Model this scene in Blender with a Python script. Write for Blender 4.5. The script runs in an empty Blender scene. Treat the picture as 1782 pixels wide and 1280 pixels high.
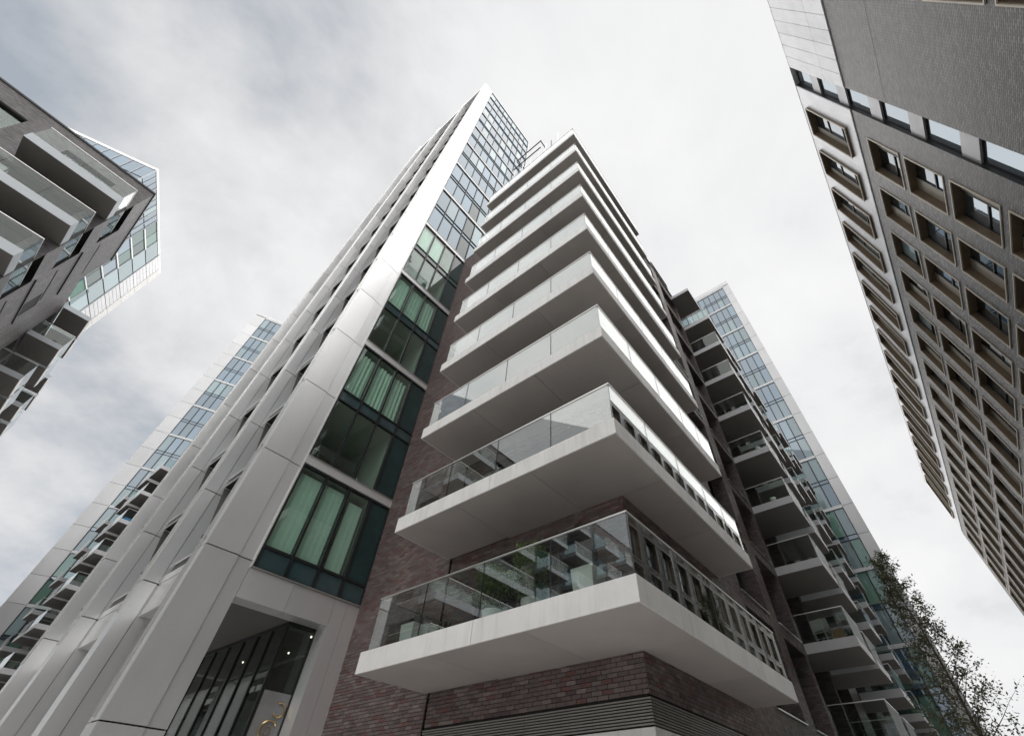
import bpy, bmesh, math, random
import numpy as np
from mathutils import Matrix, Vector

S = bpy.context.scene
COL = S.collection
random.seed(7)

# ---------------------------------------------------------------- camera
F_, CX, CY, W_, H_ = 759.29, 945.12, 653.46, 1782.0, 1280.0
yaw, pitch, roll = 0.674308, 0.829576, 0.0202795
_f = Vector((math.cos(yaw)*math.cos(pitch), math.sin(yaw)*math.cos(pitch), math.sin(pitch)))
_r = Vector((math.sin(yaw), -math.cos(yaw), 0)); _u = _r.cross(_f)
_r2 = _r*math.cos(roll) + _u*math.sin(roll); _u2 = -_r*math.sin(roll) + _u*math.cos(roll)
cd = bpy.data.cameras.new('camera'); cam = bpy.data.objects.new('camera', cd); COL.objects.link(cam)
cd.sensor_width = 36; cd.lens = F_/W_*36
cd.shift_x = (W_/2-CX)/W_; cd.shift_y = (CY-H_/2)/W_
cd.clip_start = 0.05; cd.clip_end = 3000
m = Matrix((_r2, _u2, -_f)).transposed().to_4x4(); m.translation = (0, 0, 1.6)
cam.matrix_world = m
S.camera = cam

# ---------------------------------------------------------------- sky, sun, exposure
S.view_settings.view_transform = 'Standard'; S.view_settings.look = 'None'
S.view_settings.exposure = 1.08; S.view_settings.gamma = 1.0
S.view_settings.use_curve_mapping = False
S.cycles.max_bounces = 8; S.cycles.transparent_max_bounces = 32
S.cycles.diffuse_bounces = 4; S.cycles.glossy_bounces = 5
S.cycles.caustics_reflective = False; S.cycles.caustics_refractive = False

SUN_AZ, SUN_EL = math.radians(-66), math.radians(66)
sun_dir = Vector((math.cos(SUN_AZ)*math.cos(SUN_EL), math.sin(SUN_AZ)*math.cos(SUN_EL), math.sin(SUN_EL)))
w = bpy.data.worlds.new('World'); S.world = w; w.use_nodes = True
nt = w.node_tree; nt.nodes.clear()
def N(nt, t, **k):
    n = nt.nodes.new(t)
    for a, b in k.items(): setattr(n, a, b)
    return n
def L(nt, a, b): nt.links.new(a, b)
def MathN(nt, op, a, b=None, c=None, clamp=False):
    n = nt.nodes.new('ShaderNodeMath'); n.operation = op; n.use_clamp = clamp
    for i, v in enumerate((a, b, c)):
        if v is None: continue
        if isinstance(v, (int, float)): n.inputs[i].default_value = v
        else: nt.links.new(v, n.inputs[i])
    return n.outputs[0]
def Mix(nt, fac, a, b, blend='MIX'):
    n = nt.nodes.new('ShaderNodeMix'); n.data_type = 'RGBA'; n.blend_type = blend
    for i, v in ((0, fac), (6, a), (7, b)):
        if isinstance(v, (int, float)): n.inputs[i].default_value = v
        elif isinstance(v, tuple): n.inputs[i].default_value = (*v[:3], 1)
        else: nt.links.new(v, n.inputs[i])
    return n.outputs[2]
def Ramp(nt, fac, pts):
    n = nt.nodes.new('ShaderNodeValToRGB'); cr = n.color_ramp
    while len(cr.elements) < len(pts): cr.elements.new(0.5)
    for e, (p, c) in zip(cr.elements, pts):
        e.position = p; e.color = (*c, 1) if isinstance(c, tuple) else (c, c, c, 1)
    nt.links.new(fac, n.inputs[0]); return n.outputs[0]

sky = N(nt, 'ShaderNodeTexSky', sky_type='NISHITA'); sky.sun_disc = False
sky.sun_elevation = SUN_EL; sky.sun_rotation = math.pi/2 - SUN_AZ
tc = N(nt, 'ShaderNodeTexCoord'); sp = N(nt, 'ShaderNodeSeparateXYZ'); L(nt, tc.outputs['Generated'], sp.inputs[0])
zc = MathN(nt, 'ADD', MathN(nt, 'MAXIMUM', sp.outputs[2], 0.0), 0.35)
cb = N(nt, 'ShaderNodeCombineXYZ'); L(nt, MathN(nt, 'DIVIDE', sp.outputs[0], zc), cb.inputs[0]); L(nt, MathN(nt, 'DIVIDE', sp.outputs[1], zc), cb.inputs[1])
mp = N(nt, 'ShaderNodeMapping'); mp.inputs['Location'].default_value = (38.22, 1.69, .484); mp.inputs['Rotation'].default_value = (0, 0, .072); L(nt, cb.outputs[0], mp.inputs[0])
n1 = N(nt, 'ShaderNodeTexNoise'); n1.inputs['Scale'].default_value = 1.6; n1.inputs['Detail'].default_value = 7; n1.inputs['Roughness'].default_value = .5; n1.inputs['Distortion'].default_value = .35
L(nt, mp.outputs[0], n1.inputs['Vector'])
n2 = N(nt, 'ShaderNodeTexNoise'); n2.inputs['Scale'].default_value = 3.2; n2.inputs['Detail'].default_value = 10; n2.inputs['Roughness'].default_value = .6; n2.inputs['Distortion'].default_value = .2
L(nt, mp.outputs[0], n2.inputs['Vector'])
vd = N(nt, 'ShaderNodeVectorMath', operation='DOT_PRODUCT'); L(nt, tc.outputs['Generated'], vd.inputs[0]); vd.inputs[1].default_value = (.62, -.54, .57)
glow = MathN(nt, 'MULTIPLY_ADD', vd.outputs['Value'], .14, .0)          # the cloud deck is thinner towards the right
cl = MathN(nt, 'ADD', MathN(nt, 'MULTIPLY_ADD', n1.outputs[0], .92, MathN(nt, 'ADD', glow, .018)), MathN(nt, 'MULTIPLY_ADD', n2.outputs[0], .64, -.178))
# heavier and lighter cloud masses, by direction, with ragged edges
nw = N(nt, 'ShaderNodeTexNoise'); nw.inputs['Scale'].default_value = 3.0; nw.inputs['Detail'].default_value = 5; L(nt, tc.outputs['Generated'], nw.inputs['Vector'])
wv = N(nt, 'ShaderNodeVectorMath', operation='MULTIPLY_ADD'); L(nt, nw.outputs['Color'], wv.inputs[0]); wv.inputs[1].default_value = (.55,)*3
wv2 = N(nt, 'ShaderNodeVectorMath', operation='ADD'); L(nt, tc.outputs['Generated'], wv2.inputs[0]); wv2.inputs[1].default_value = (-.275,)*3; L(nt, wv2.outputs[0], wv.inputs[2])
wn_ = N(nt, 'ShaderNodeVectorMath', operation='NORMALIZE'); L(nt, wv.outputs[0], wn_.inputs[0])
for bx_, by_, bz_, amp, rad in [(-0.393, 0.571, 0.721, -0.098, 14), (-0.038, 0.871, 0.490, -0.068, 10), (-0.128, 0.399, 0.908, -0.068, 9), (-0.244, 0.371, 0.896, -0.075, 8), (0.032, 0.959, 0.283, -0.075, 6), (0.927, -0.064, 0.370, -0.090, 6), (-0.061, 0.153, 0.986, -0.045, 8), (-0.207, 0.587, 0.783, 0.081, 7), (0.005, 0.509, 0.861, 0.090, 7), (-0.001, 0.936, 0.352, 0.126, 6), (0.730, -0.071, 0.679, 0.072, 12), (-0.061, 0.793, 0.606, -0.030, 8)]:
    dd = N(nt, 'ShaderNodeVectorMath', operation='DOT_PRODUCT'); L(nt, wn_.outputs[0], dd.inputs[0]); dd.inputs[1].default_value = (bx_, by_, bz_)
    kk = 1/(1-math.cos(math.radians(rad)))
    ex = MathN(nt, 'EXPONENT', MathN(nt, 'MULTIPLY_ADD', dd.outputs['Value'], kk, -kk))
    cl = MathN(nt, 'MULTIPLY_ADD', ex, amp, cl)
cloud = Ramp(nt, cl, [(.34, (.20, .216, .232)), (.45, (.283, .290, .301)), (.56, (.352, .355, .362)), (.68, (.41, .411, .415)), (.95, (.455, .455, .455))])
c10 = Mix(nt, 1.0, cloud, (10, 10, 10), 'MULTIPLY')
c10.node.clamp_result = False
thin = Ramp(nt, cl, [(.34, .12), (.52, .02), (.8, 0.0)])
bg = N(nt, 'ShaderNodeBackground'); bg.inputs[1].default_value = 0.1
L(nt, Mix(nt, thin, c10, sky.outputs[0]), bg.inputs[0])
wo = N(nt, 'ShaderNodeOutputWorld'); L(nt, bg.outputs[0], wo.inputs[0])

sd = bpy.data.lights.new('sun', 'SUN'); sd.energy = 1.5; sd.angle = math.radians(140); sd.color = (1, .97, .93)
so = bpy.data.objects.new('sun', sd); COL.objects.link(so)
so.rotation_euler = sun_dir.to_track_quat('Z', 'Y').to_euler(); so.location = (0, -20, 120)

# ---------------------------------------------------------------- materials
MAT = {}
def newmat(name):
    mt = bpy.data.materials.new(name); mt.use_nodes = True; MAT[name] = mt
    t = mt.node_tree; b = t.nodes['Principled BSDF']; return mt, t, b
def noise(t, scale, detail=4, rough=.5, dist=0, vec=None, dim=(1, 1, 1)):
    if vec is None:
        g = N(t, 'ShaderNodeNewGeometry'); vec = g.outputs['Position']
    if dim != (1, 1, 1):
        mpn = N(t, 'ShaderNodeMapping'); mpn.inputs['Scale'].default_value = dim; L(t, vec, mpn.inputs[0]); vec = mpn.outputs[0]
    n = N(t, 'ShaderNodeTexNoise'); n.inputs['Scale'].default_value = scale; n.inputs['Detail'].default_value = detail
    n.inputs['Roughness'].default_value = rough; n.inputs['Distortion'].default_value = dist
    L(t, vec, n.inputs['Vector']); return n.outputs[0]
def bump(t, b, h, strength=.3, dist=.01):
    n = N(t, 'ShaderNodeBump'); n.inputs['Strength'].default_value = strength; n.inputs['Distance'].default_value = dist
    L(t, h, n.inputs['Height']); L(t, n.outputs[0], b.inputs['Normal'])
def simple(name, col, rough=.5, metal=0, var=.12, vscale=1.5, ior=1.45, streak=False, rvar=.1, bmp=0, dirt=None, pvar=.10, tilt=0):
    mt, t, b = newmat(name)
    nz = noise(t, vscale, 5, .6, dim=(1, 1, .25) if streak else (1, 1, 1))
    lo = tuple(max(0, c*(1-var)) for c in col); hi = tuple(min(1, c*(1+var)) for c in col)
    c = Ramp(t, nz, [(.3, lo), (.7, hi)])
    info = N(t, 'ShaderNodeObjectInfo')
    pv = MathN(t, 'MULTIPLY_ADD', info.outputs['Random'], pvar, 1-pvar/2)
    hv = N(t, 'ShaderNodeHueSaturation'); L(t, pv, hv.inputs['Value']); L(t, c, hv.inputs['Color']); c = hv.outputs[0]
    if dirt:
        dn = noise(t, 5.5, 7, .68, .3, dim=(1, 1, .12))
        c = Mix(t, Ramp(t, MathN(t, 'ADD', MathN(t, 'MULTIPLY', dn, .65), MathN(t, 'MULTIPLY', noise(t, .7, 4), .35)), [(.48, 0.0), (.66, dirt)]), c, (.16, .15, .135))
    L(t, c, b.inputs['Base Color'])
    b.inputs['Metallic'].default_value = metal; b.inputs['IOR'].default_value = ior
    rn = MathN(t, 'MULTIPLY_ADD', noise(t, vscale*.7, 4), rvar*2, rough-rvar)
    L(t, MathN(t, 'MAXIMUM', rn, .01), b.inputs['Roughness'])
    if bmp: bump(t, b, noise(t, 60, 4), .2, bmp)
    if tilt:                       # each panel hangs very slightly out of true, and is not quite flat
        r2 = MathN(t, 'FRACT', MathN(t, 'MULTIPLY', info.outputs['Random'], 37.7)); r3 = MathN(t, 'FRACT', MathN(t, 'MULTIPLY', info.outputs['Random'], 91.3))
        cv = N(t, 'ShaderNodeCombineXYZ')
        for i_, rr in enumerate((info.outputs['Random'], r2, r3)): L(t, MathN(t, 'MULTIPLY_ADD', rr, tilt, -tilt/2), cv.inputs[i_])
        gn = N(t, 'ShaderNodeNewGeometry'); av = N(t, 'ShaderNodeVectorMath', operation='ADD'); L(t, gn.outputs['Normal'], av.inputs[0]); L(t, cv.outputs[0], av.inputs[1])
        nn = N(t, 'ShaderNodeVectorMath', operation='NORMALIZE'); L(t, av.outputs[0], nn.inputs[0])
        bn = N(t, 'ShaderNodeBump'); bn.inputs['Strength'].default_value = .25; bn.inputs['Distance'].default_value = .02
        L(t, noise(t, 1.3, 2), bn.inputs['Height']); L(t, nn.outputs[0], bn.inputs['Normal']); L(t, bn.outputs[0], b.inputs['Normal'])
    return mt
simple('white_panel', (.80, .795, .78), .42, var=.06, dirt=.2, pvar=.07)
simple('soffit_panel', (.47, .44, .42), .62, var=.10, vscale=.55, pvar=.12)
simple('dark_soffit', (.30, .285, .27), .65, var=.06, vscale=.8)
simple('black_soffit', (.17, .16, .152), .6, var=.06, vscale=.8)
simple('blue_grey_panel', (.40, .43, .455), .4, metal=.2, var=.05)
simple('metal', (.90, .905, .91), .33, metal=.62, var=.05, vscale=.7, streak=True, rvar=.07, pvar=.16, tilt=.07)
simple('edge_metal', (.62, .625, .635), .45, metal=.3, var=.04, vscale=.7, streak=True, pvar=.10, tilt=.03)
simple('sign_grey', (.36, .365, .37), .45, metal=.3)
simple('metal_light', (.80, .805, .81), .40, metal=.45, var=.04, vscale=.7, streak=True, pvar=.12, tilt=.04)
simple('rail_metal', (.66, .65, .63), .32, metal=.8, var=.05)
simple('dark_frame', (.022, .023, .025), .38, var=.15)
simple('core_dark', (.03, .029, .028), .8, var=.2)
simple('vent_panel', (.40, .365, .30), .5, var=.08, vscale=2.5)
simple('bronze', (.155, .118, .080), .42, metal=.2, var=.12, vscale=2.5)
simple('bronze_light', (.56, .51, .43), .45, metal=.2, var=.08, vscale=2.5)
simple('reveal', (.20, .205, .20), .3, metal=.3, var=.2)
simple('grey_panel', (.47, .475, .49), .42, metal=.3, var=.05)
simple('cladding', (.74, .745, .77), .36, metal=.15, var=.04, dirt=.15)
simple('interior', (.55, .54, .51), .8, var=.06)
simple('interior_dark', (.16, .145, .13), .8, var=.2)
simple('curtain', (.84, .89, .84), .85, var=.05, vscale=6)
simple('louvre', (.30, .285, .265), .42, metal=.4, var=.1)
simple('paving', (.60, .585, .565), .8, var=.2, vscale=.5, bmp=.004)
simple('planter', (.68, .69, .66), .6, var=.06)
simple('gold', (.82, .62, .32), .25, metal=.95, var=.06)
simple('bark', (.10, .08, .062), .85, var=.3, vscale=8, bmp=.01)
simple('blue_cloth', (.05, .22, .50), .7, var=.1)
simple('navy_cloth', (.03, .06, .10), .8, var=.2)
simple('furniture', (.42, .40, .37), .6, var=.15)
simple('wood', (.33, .21, .12), .55, var=.25, vscale=6)
simple('ceramic', (.72, .71, .68), .3, var=.06)
simple('spandrel_teal', (.018, .05, .05), .06, var=.2, ior=1.7, rvar=.03)
simple('spandrel_grey', (.05, .09, .10), .08, var=.2, ior=1.8, rvar=.03)

def leafmat(name, c1, c2):
    mt, t, b = newmat(name)
    nz = noise(t, 3.0, 4)
    at = N(t, 'ShaderNodeAttribute'); at.attribute_name = 'tint'
    c = Ramp(t, MathN(t, 'ADD', MathN(t, 'MULTIPLY', nz, .5), MathN(t, 'MULTIPLY', at.outputs['Fac'], .5)), [(.25, c1), (.75, c2)])
    L(t, c, b.inputs['Base Color']); b.inputs['Roughness'].default_value = .55
    tr = N(t, 'ShaderNodeBsdfTranslucent'); L(t, c, tr.inputs[0])
    ms = N(t, 'ShaderNodeMixShader'); ms.inputs[0].default_value = .45
    L(t, b.outputs[0], ms.inputs[1]); L(t, tr.outputs[0], ms.inputs[2]); L(t, ms.outputs[0], t.nodes['Material Output'].inputs[0])
leafmat('leaves', (.10, .11, .06), (.20, .21, .12))
leafmat('leaves_green', (.07, .13, .03), (.20, .30, .07))
leafmat('leaves_spiky', (.04, .07, .035), (.10, .15, .08))

def brick_geo(name, cols, mort=None):
    mt, t, b = newmat(name)
    at = N(t, 'ShaderNodeAttribute'); at.attribute_name = 'tint'
    n = len(cols)-1
    c = Ramp(t, at.outputs['Fac'], [(i/n, cc) for i, cc in enumerate(cols)])
    big = noise(t, .45, 4, .6)
    c = Mix(t, 1.0, c, Ramp(t, big, [(.3, (.95, .92, .93)), (.7, (1.38, 1.32, 1.28))]), 'MULTIPLY')
    c = Mix(t, 1.0, c, Ramp(t, noise(t, 28, 5, .7), [(.3, (.75, .75, .75)), (.7, (1.2, 1.2, 1.2))]), 'MULTIPLY')
    L(t, c, b.inputs['Base Color']); b.inputs['Roughness'].default_value = .5
    bump(t, b, noise(t, 45, 5, .7), .5, .006)
brick_geo('brick', [(.075, .055, .054), (.125, .10, .098), (.10, .082, .080), (.155, .132, .128), (.14, .118, .114), (.125, .062, .056), (.11, .092, .090), (.135, .114, .110), (.185, .16, .152)])
simple('mortar', (.026, .023, .022), .9, var=.2, vscale=5)

def brick_tex(name, c1, c2, mort, rough=.5, big=(.8, 1.2), mj=.008):
    mt, t, b = newmat(name)
    g = N(t, 'ShaderNodeNewGeometry'); s = N(t, 'ShaderNodeSeparateXYZ'); L(t, g.outputs['Position'], s.inputs[0])
    cmb = N(t, 'ShaderNodeCombineXYZ'); L(t, MathN(t, 'ADD', s.outputs[0], s.outputs[1]), cmb.inputs[0]); L(t, s.outputs[2], cmb.inputs[1])
    bt = N(t, 'ShaderNodeTexBrick'); bt.offset = .5
    for k, v in (('Scale', 1.0), ('Mortar Size', mj), ('Mortar Smooth', .15), ('Bias', 0.0), ('Brick Width', .225), ('Row Height', .075)): bt.inputs[k].default_value = v
    bt.inputs['Color1'].default_value = (*c1, 1); bt.inputs['Color2'].default_value = (*c2, 1); bt.inputs['Mortar'].default_value = (*mort, 1)
    L(t, cmb.outputs[0], bt.inputs['Vector'])
    c = Mix(t, 1.0, bt.outputs['Color'], Ramp(t, noise(t, .35, 5, .65, .5), [(.3, (big[0],)*3), (.7, (big[1],)*3)]), 'MULTIPLY')
    c = Mix(t, 1.0, c, Ramp(t, noise(t, 1.1, 4, .6, .6, dim=(1, 1, .2)), [(.35, (.86, .86, .87)), (.65, (1.1, 1.1, 1.1))]), 'MULTIPLY')
    L(t, c, b.inputs['Base Color']); b.inputs['Roughness'].default_value = rough
    bump(t, b, MathN(t, 'SUBTRACT', MathN(t, 'MULTIPLY', noise(t, 40, 3), .4), bt.outputs['Fac']), .7, .012)
brick_tex('brick_purple', (.075, .055, .056), (.15, .115, .112), (.05, .045, .045))
brick_tex('brick_grey', (.085, .080, .078), (.30, .285, .275), (.018, .017, .017), .42, mj=.016)
brick_tex('brick_slate', (.082, .072, .076), (.17, .155, .16), (.06, .058, .06), .45, mj=.01)

def clear_glass(name, tint, ior=1.5, wob=0.0):
    mt, t, b = newmat(name); t.nodes.remove(b)
    tr = N(t, 'ShaderNodeBsdfTransparent'); tr.inputs[0].default_value = (*tint, 1)
    gl = N(t, 'ShaderNodeBsdfGlossy'); gl.inputs['Roughness'].default_value = 0.0; gl.inputs[0].default_value = (.96, .97, .97, 1)
    g = N(t, 'ShaderNodeNewGeometry'); dt = N(t, 'ShaderNodeVectorMath', operation='DOT_PRODUCT'); L(t, g.outputs['Incoming'], dt.inputs[0]); L(t, g.outputs['Normal'], dt.inputs[1])
    f0 = ((ior-1)/(ior+1))**2
    fres = MathN(t, 'MULTIPLY_ADD', MathN(t, 'POWER', MathN(t, 'SUBTRACT', 1.0, MathN(t, 'ABSOLUTE', dt.outputs['Value'])), 5.0), 1-f0, f0, True)
    ms = N(t, 'ShaderNodeMixShader'); L(t, fres, ms.inputs[0]); L(t, tr.outputs[0], ms.inputs[1]); L(t, gl.outputs[0], ms.inputs[2])
    if wob:
        bn = N(t, 'ShaderNodeBump'); bn.inputs['Strength'].default_value = wob; bn.inputs['Distance'].default_value = .02
        L(t, noise(t, .9, 2), bn.inputs['Height']); L(t, bn.outputs[0], gl.inputs['Normal'])
    L(t, ms.outputs[0], t.nodes['Material Output'].inputs[0])
clear_glass('balcony_glass', (.91, .95, .935), 2.3, 0)
clear_glass('screen_glass', (.90, .95, .93), 1.5, 0)
clear_glass('teal_glass', (.865, .975, .925), 1.85, 0)
clear_glass('lobby_glass', (.72, .78, .76), 1.5, 0)
def dark_glass(name, col, ior, wob=.02, spread=.5):
    mt, t, b = newmat(name)
    info = N(t, 'ShaderNodeObjectInfo')
    lo = tuple(c*(1-spread) for c in col); hi = tuple(c*(1+spread) for c in col)
    L(t, Ramp(t, info.outputs['Random'], [(0, lo), (1, hi)]), b.inputs['Base Color'])
    b.inputs['Roughness'].default_value = .015; b.inputs['IOR'].default_value = ior; b.inputs['Specular Tint'].default_value = (.80, .91, 1, 1)
    bn = N(t, 'ShaderNodeBump'); bn.inputs['Strength'].default_value = wob; bn.inputs['Distance'].default_value = .03
    L(t, noise(t, .8, 2), bn.inputs['Height']); L(t, bn.outputs[0], b.inputs['Normal'])
dark_glass('sky_glass', (.045, .085, .125), 2.7)
dark_glass('blind_glass', (.24, .315, .33), 2.1, spread=.25)
dark_glass('slot_glass', (.06, .075, .085), 3.4, .02)
dark_glass('window_glass', (.022, .03, .033), 2.5, .02)
dark_glass('green_glass', (.12, .22, .18), 1.8)
dark_glass('loggia_glass', (.05, .10, .085), 1.8)
dark_glass('door_glass', (.012, .014, .014), 1.5)
mt, t, b = newmat('lamp_glow'); b.inputs['Emission Color'].default_value = (1, .9, .72, 1); b.inputs['Emission Strength'].default_value = 2.5

# ---------------------------------------------------------------- builders
CACHE = {}
BOXF = [(0, 3, 2, 1), (4, 5, 6, 7), (0, 1, 5, 4), (1, 2, 6, 5), (2, 3, 7, 6), (3, 0, 4, 7)]
def meshdata(name, v, f, mat, smooth=False):
    me = bpy.data.meshes.new(name); me.from_pydata([tuple(p) for p in v], [], f)
    if mat: me.materials.append(MAT[mat])
    if smooth: me.polygons.foreach_set('use_smooth', [True]*len(me.polygons))
    me.update(); return me
def boxverts(x0, x1, y0, y1, z0, z1):
    return [(x0, y0, z0), (x1, y0, z0), (x1, y1, z0), (x0, y1, z0), (x0, y0, z1), (x1, y0, z1), (x1, y1, z1), (x0, y1, z1)]
def boxmesh(name, dx, dy, dz, mat):
    k = (round(dx, 4), round(dy, 4), round(dz, 4), mat)
    if k not in CACHE:
        CACHE[k] = meshdata(name, boxverts(-dx/2, dx/2, -dy/2, dy/2, -dz/2, dz/2), BOXF, mat)
    return CACHE[k]
def multibox(boxes):
    v, f = [], []
    for bx in boxes:
        o = len(v); v += boxverts(*bx); f += [tuple(i+o for i in q) for q in BOXF]
    return v, f
class Thing:
    """an Empty at the thing's base; parts are given in world coordinates (or in its own frame when turned)"""
    def __init__(s, name, label, cat, loc, rotz=0, group=None, local=False):
        s.o = bpy.data.objects.new(name, None); COL.objects.link(s.o)
        s.o.location = loc; s.o.rotation_euler = (0, 0, rotz); s.o.empty_display_size = .3
        s.o['label'] = label; s.o['category'] = cat
        if group: s.o['group'] = group
        s.off = Vector((0, 0, 0)) if (rotz or local) else Vector(loc)
    def add(s, name, me, c=(0, 0, 0), parent=None, mat=None, kind=None):
        o = bpy.data.objects.new(name, me); COL.objects.link(o)
        c = Vector(c); o['_c'] = list(c)
        if parent is None: o.parent = s.o; o.location = c - s.off
        else: o.parent = parent; o.location = c - Vector(parent['_c'])
        if kind: o['kind'] = kind
        return o
    def box(s, name, x0, x1, y0, y1, z0, z1, mat, parent=None):
        me = boxmesh(name, x1-x0, y1-y0, z1-z0, mat)
        return s.add(name, me, ((x0+x1)/2, (y0+y1)/2, (z0+z1)/2), parent)
    def boxes(s, name, boxes, mat, parent=None, c=None, kind=None):
        c = Vector(c or boxes[0][::2])
        v, f = multibox(boxes); v = [Vector(p)-c for p in v]
        return s.add(name, meshdata(name, v, f, mat), c, parent, kind=kind)
    def raw(s, name, v, f, mat, parent=None, c=None, smooth=False, kind=None):
        c = Vector(c or v[0])
        return s.add(name, meshdata(name, [Vector(p)-c for p in v], f, mat, smooth), c, parent, kind=kind)
def solo(name, me, loc, label, cat, group=None, kind=None):
    o = bpy.data.objects.new(name, me); COL.objects.link(o); o.location = loc
    if kind: o['kind'] = kind
    if label: o['label'] = label
    if cat: o['category'] = cat
    if group: o['group'] = group
    return o
def cells(u0, u1, z0, z1, ops):
    """rectangles of a wall that are left round its openings"""
    us = sorted({u0, u1, *[min(max(q, u0), u1) for o in ops for q in o[:2]]}); zs = sorted({z0, z1, *[min(max(q, z0), z1) for o in ops for q in o[2:]]})
    for a, b_ in zip(us, us[1:]):
        run = None
        for c, d in zip(zs, zs[1:]):
            um, zm = (a+b_)/2, (c+d)/2
            if any(o[0] < um < o[1] and o[2] < zm < o[3] for o in ops):
                if run: yield (a, b_, *run); run = None
            else: run = (run[0], d) if run else (c, d)
        if run: yield (a, b_, *run)
def wall_quads(axis, pos, rects):
    v, f = [], []
    for a, b_, c, d in rects:
        o = len(v)
        v += [(a, pos, c), (b_, pos, c), (b_, pos, d), (a, pos, d)] if axis == 'y' else [(pos, a, c), (pos, b_, c), (pos, b_, d), (pos, a, d)]
        f.append((o, o+1, o+2, o+3))
    return v, f
def brick_list(u0, u1, z0, z1, ops, bl=.215, bh=.065, j=.010):
    out = []; row = 0; z = z0
    while z + bh <= z1 + 1e-6:
        zm = z + bh/2
        segs = [(u0, u1)]
        for o in ops:
            if o[2]-.01 < zm < o[3]+.01:
                ns = []
                for a, b_ in segs:
                    if o[1] <= a or o[0] >= b_: ns.append((a, b_)); continue
                    if o[0] > a: ns.append((a, o[0]))
                    if o[1] < b_: ns.append((o[1], b_))
                segs = ns
        base = u0 - (bl+j)*(.5 if row % 2 else 0)
        for a, b_ in segs:
            k = math.floor((a-base)/(bl+j)); u = base + k*(bl+j)
            while u < b_:
                p, q = max(u, a), min(u+bl, b_)
                if q-p > .03: out.append((p, q, z, z+bh))
                u += bl+j
        z += bh+j; row += 1
    return out
def brick_mesh(name, axis, front, back, bricks, c, mat='brick'):
    n = len(bricks); B = np.array(bricks); rng = np.random.default_rng(n)
    fr = front + (rng.random(n)-.5)*.006*(1 if back > front else 1)
    V = np.zeros((n, 8, 3)); U0, U1, Z0, Z1 = B.T
    ai, bi = (0, 1) if axis == 'y' else (1, 0)
    for k, (uu, zz) in enumerate(((U0, Z0), (U1, Z0), (U1, Z1), (U0, Z1))):
        V[:, k, ai] = uu; V[:, k, bi] = fr; V[:, k, 2] = zz
        V[:, k+4, ai] = uu; V[:, k+4, bi] = back; V[:, k+4, 2] = zz
    V -= np.array(c)
    q = np.array([(0, 1, 2, 3), (0, 4, 5, 1), (1, 5, 6, 2), (2, 6, 7, 3), (3, 7, 4, 0)])
    Fc = (np.arange(n)[:, None, None]*8 + q[None]).reshape(-1, 4)
    me = bpy.data.meshes.new(name); me.from_pydata(V.reshape(-1, 3).tolist(), [], Fc.tolist())
    me.materials.append(MAT[mat])
    at = me.attributes.new('tint', 'FLOAT', 'FACE'); at.data.foreach_set('value', np.repeat(rng.random(n), 5).astype(np.float32))
    return me
def tube(pts, radii, seg=6):
    v, f = [], []
    for i, p in enumerate(pts):
        p = Vector(p); d = (Vector(pts[min(i+1, len(pts)-1)]) - Vector(pts[max(i-1, 0)])).normalized()
        a = d.orthogonal().normalized(); b_ = d.cross(a)
        for k in range(seg):
            an = 2*math.pi*k/seg; v.append(p + (a*math.cos(an)+b_*math.sin(an))*radii[i])
    for i in range(len(pts)-1):
        for k in range(seg): f.append((i*seg+k, i*seg+(k+1) % seg, (i+1)*seg+(k+1) % seg, (i+1)*seg+k))
    f.append(tuple(range(seg-1, -1, -1))); o = (len(pts)-1)*seg; f.append(tuple(range(o, o+seg)))
    return v, f
def cat(*vf):
    V, Fc = [], []
    for v, f in vf:
        o = len(V); V += list(v); Fc += [tuple(i+o for i in q) for q in f]
    return V, Fc

# ---------------------------------------------------------------- ground
gm = meshdata('ground', [(-900, -900, 0), (900, -900, 0), (900, 900, 0), (-900, 900, 0)], [(0, 1, 2, 3)], 'paving')
g = solo('ground', gm, (0, 0, 0), 'pale paving running between the buildings', None, kind='structure')

# ================================================================ central apartment block
XF, YF = 7.95, 3.98            # front brick planes
BX, BY, YL, XR = 5.975, 2.94, 9.58, 13.40   # balcony outline
Z0, FH, NB = 4.02, 3.10, 9
block = Thing('apartment_block', 'dark red brick apartment block with nine white wraparound balconies at its corner', 'apartment block', (10, 6, 0))
lv = [Z0 + FH*k for k in range(NB)]
left_ops = [(4.75, 8.35, z+.42, z+2.72) for z in lv]
right_ops = [(8.75, 12.7, z+.42, z+2.72) for z in lv]
TOPZ = lv[-1]+.35
# mortar sheets that carry the bricks
for axis, pos, u0, u1, ops, in (('x', XF+.03, YF+.02, 9.52, left_ops), ('y', YF+.03, XF+.02, 13.45, right_ops)):
    v, f = wall_quads(axis, pos, cells(u0, u1, 0, TOPZ, ops)); block.raw('wall', v, f, 'mortar')
v, f = wall_quads('x', XF-.03, [(9.52, 13.42, 0, TOPZ+.0)]); block.raw('wall', v, f, 'mortar')
v, f = wall_quads('y', 9.521, [(XF-.03, XF+.03, 0, TOPZ)]); block.raw('wall', v, f, 'mortar')
block.box('roof_slab', XF+.1, 13.4, YF+.1, 13.3, TOPZ-.2, TOPZ, 'core_dark')
block.box('core', XF+.9, 13.3, YF+.9, 13.2, .2, TOPZ-.25, 'core_dark')
zb = 1.83
near = []      # (dist, axis, brick)
fams = {'lit': ('x', XF-.06, XF-.03, brick_list(9.50, 13.42, zb, TOPZ, [])),
        'left': ('x', XF, XF+.03, brick_list(YF, 9.50, zb, TOPZ, left_ops+[(3, 9.5, 2.0, 3.36)])),
        'right': ('y', YF, YF+.03, brick_list(XF, 13.45, zb, TOPZ, right_ops+[(7, 12.4, 2.0, 3.36)]))}
allb = []
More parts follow.
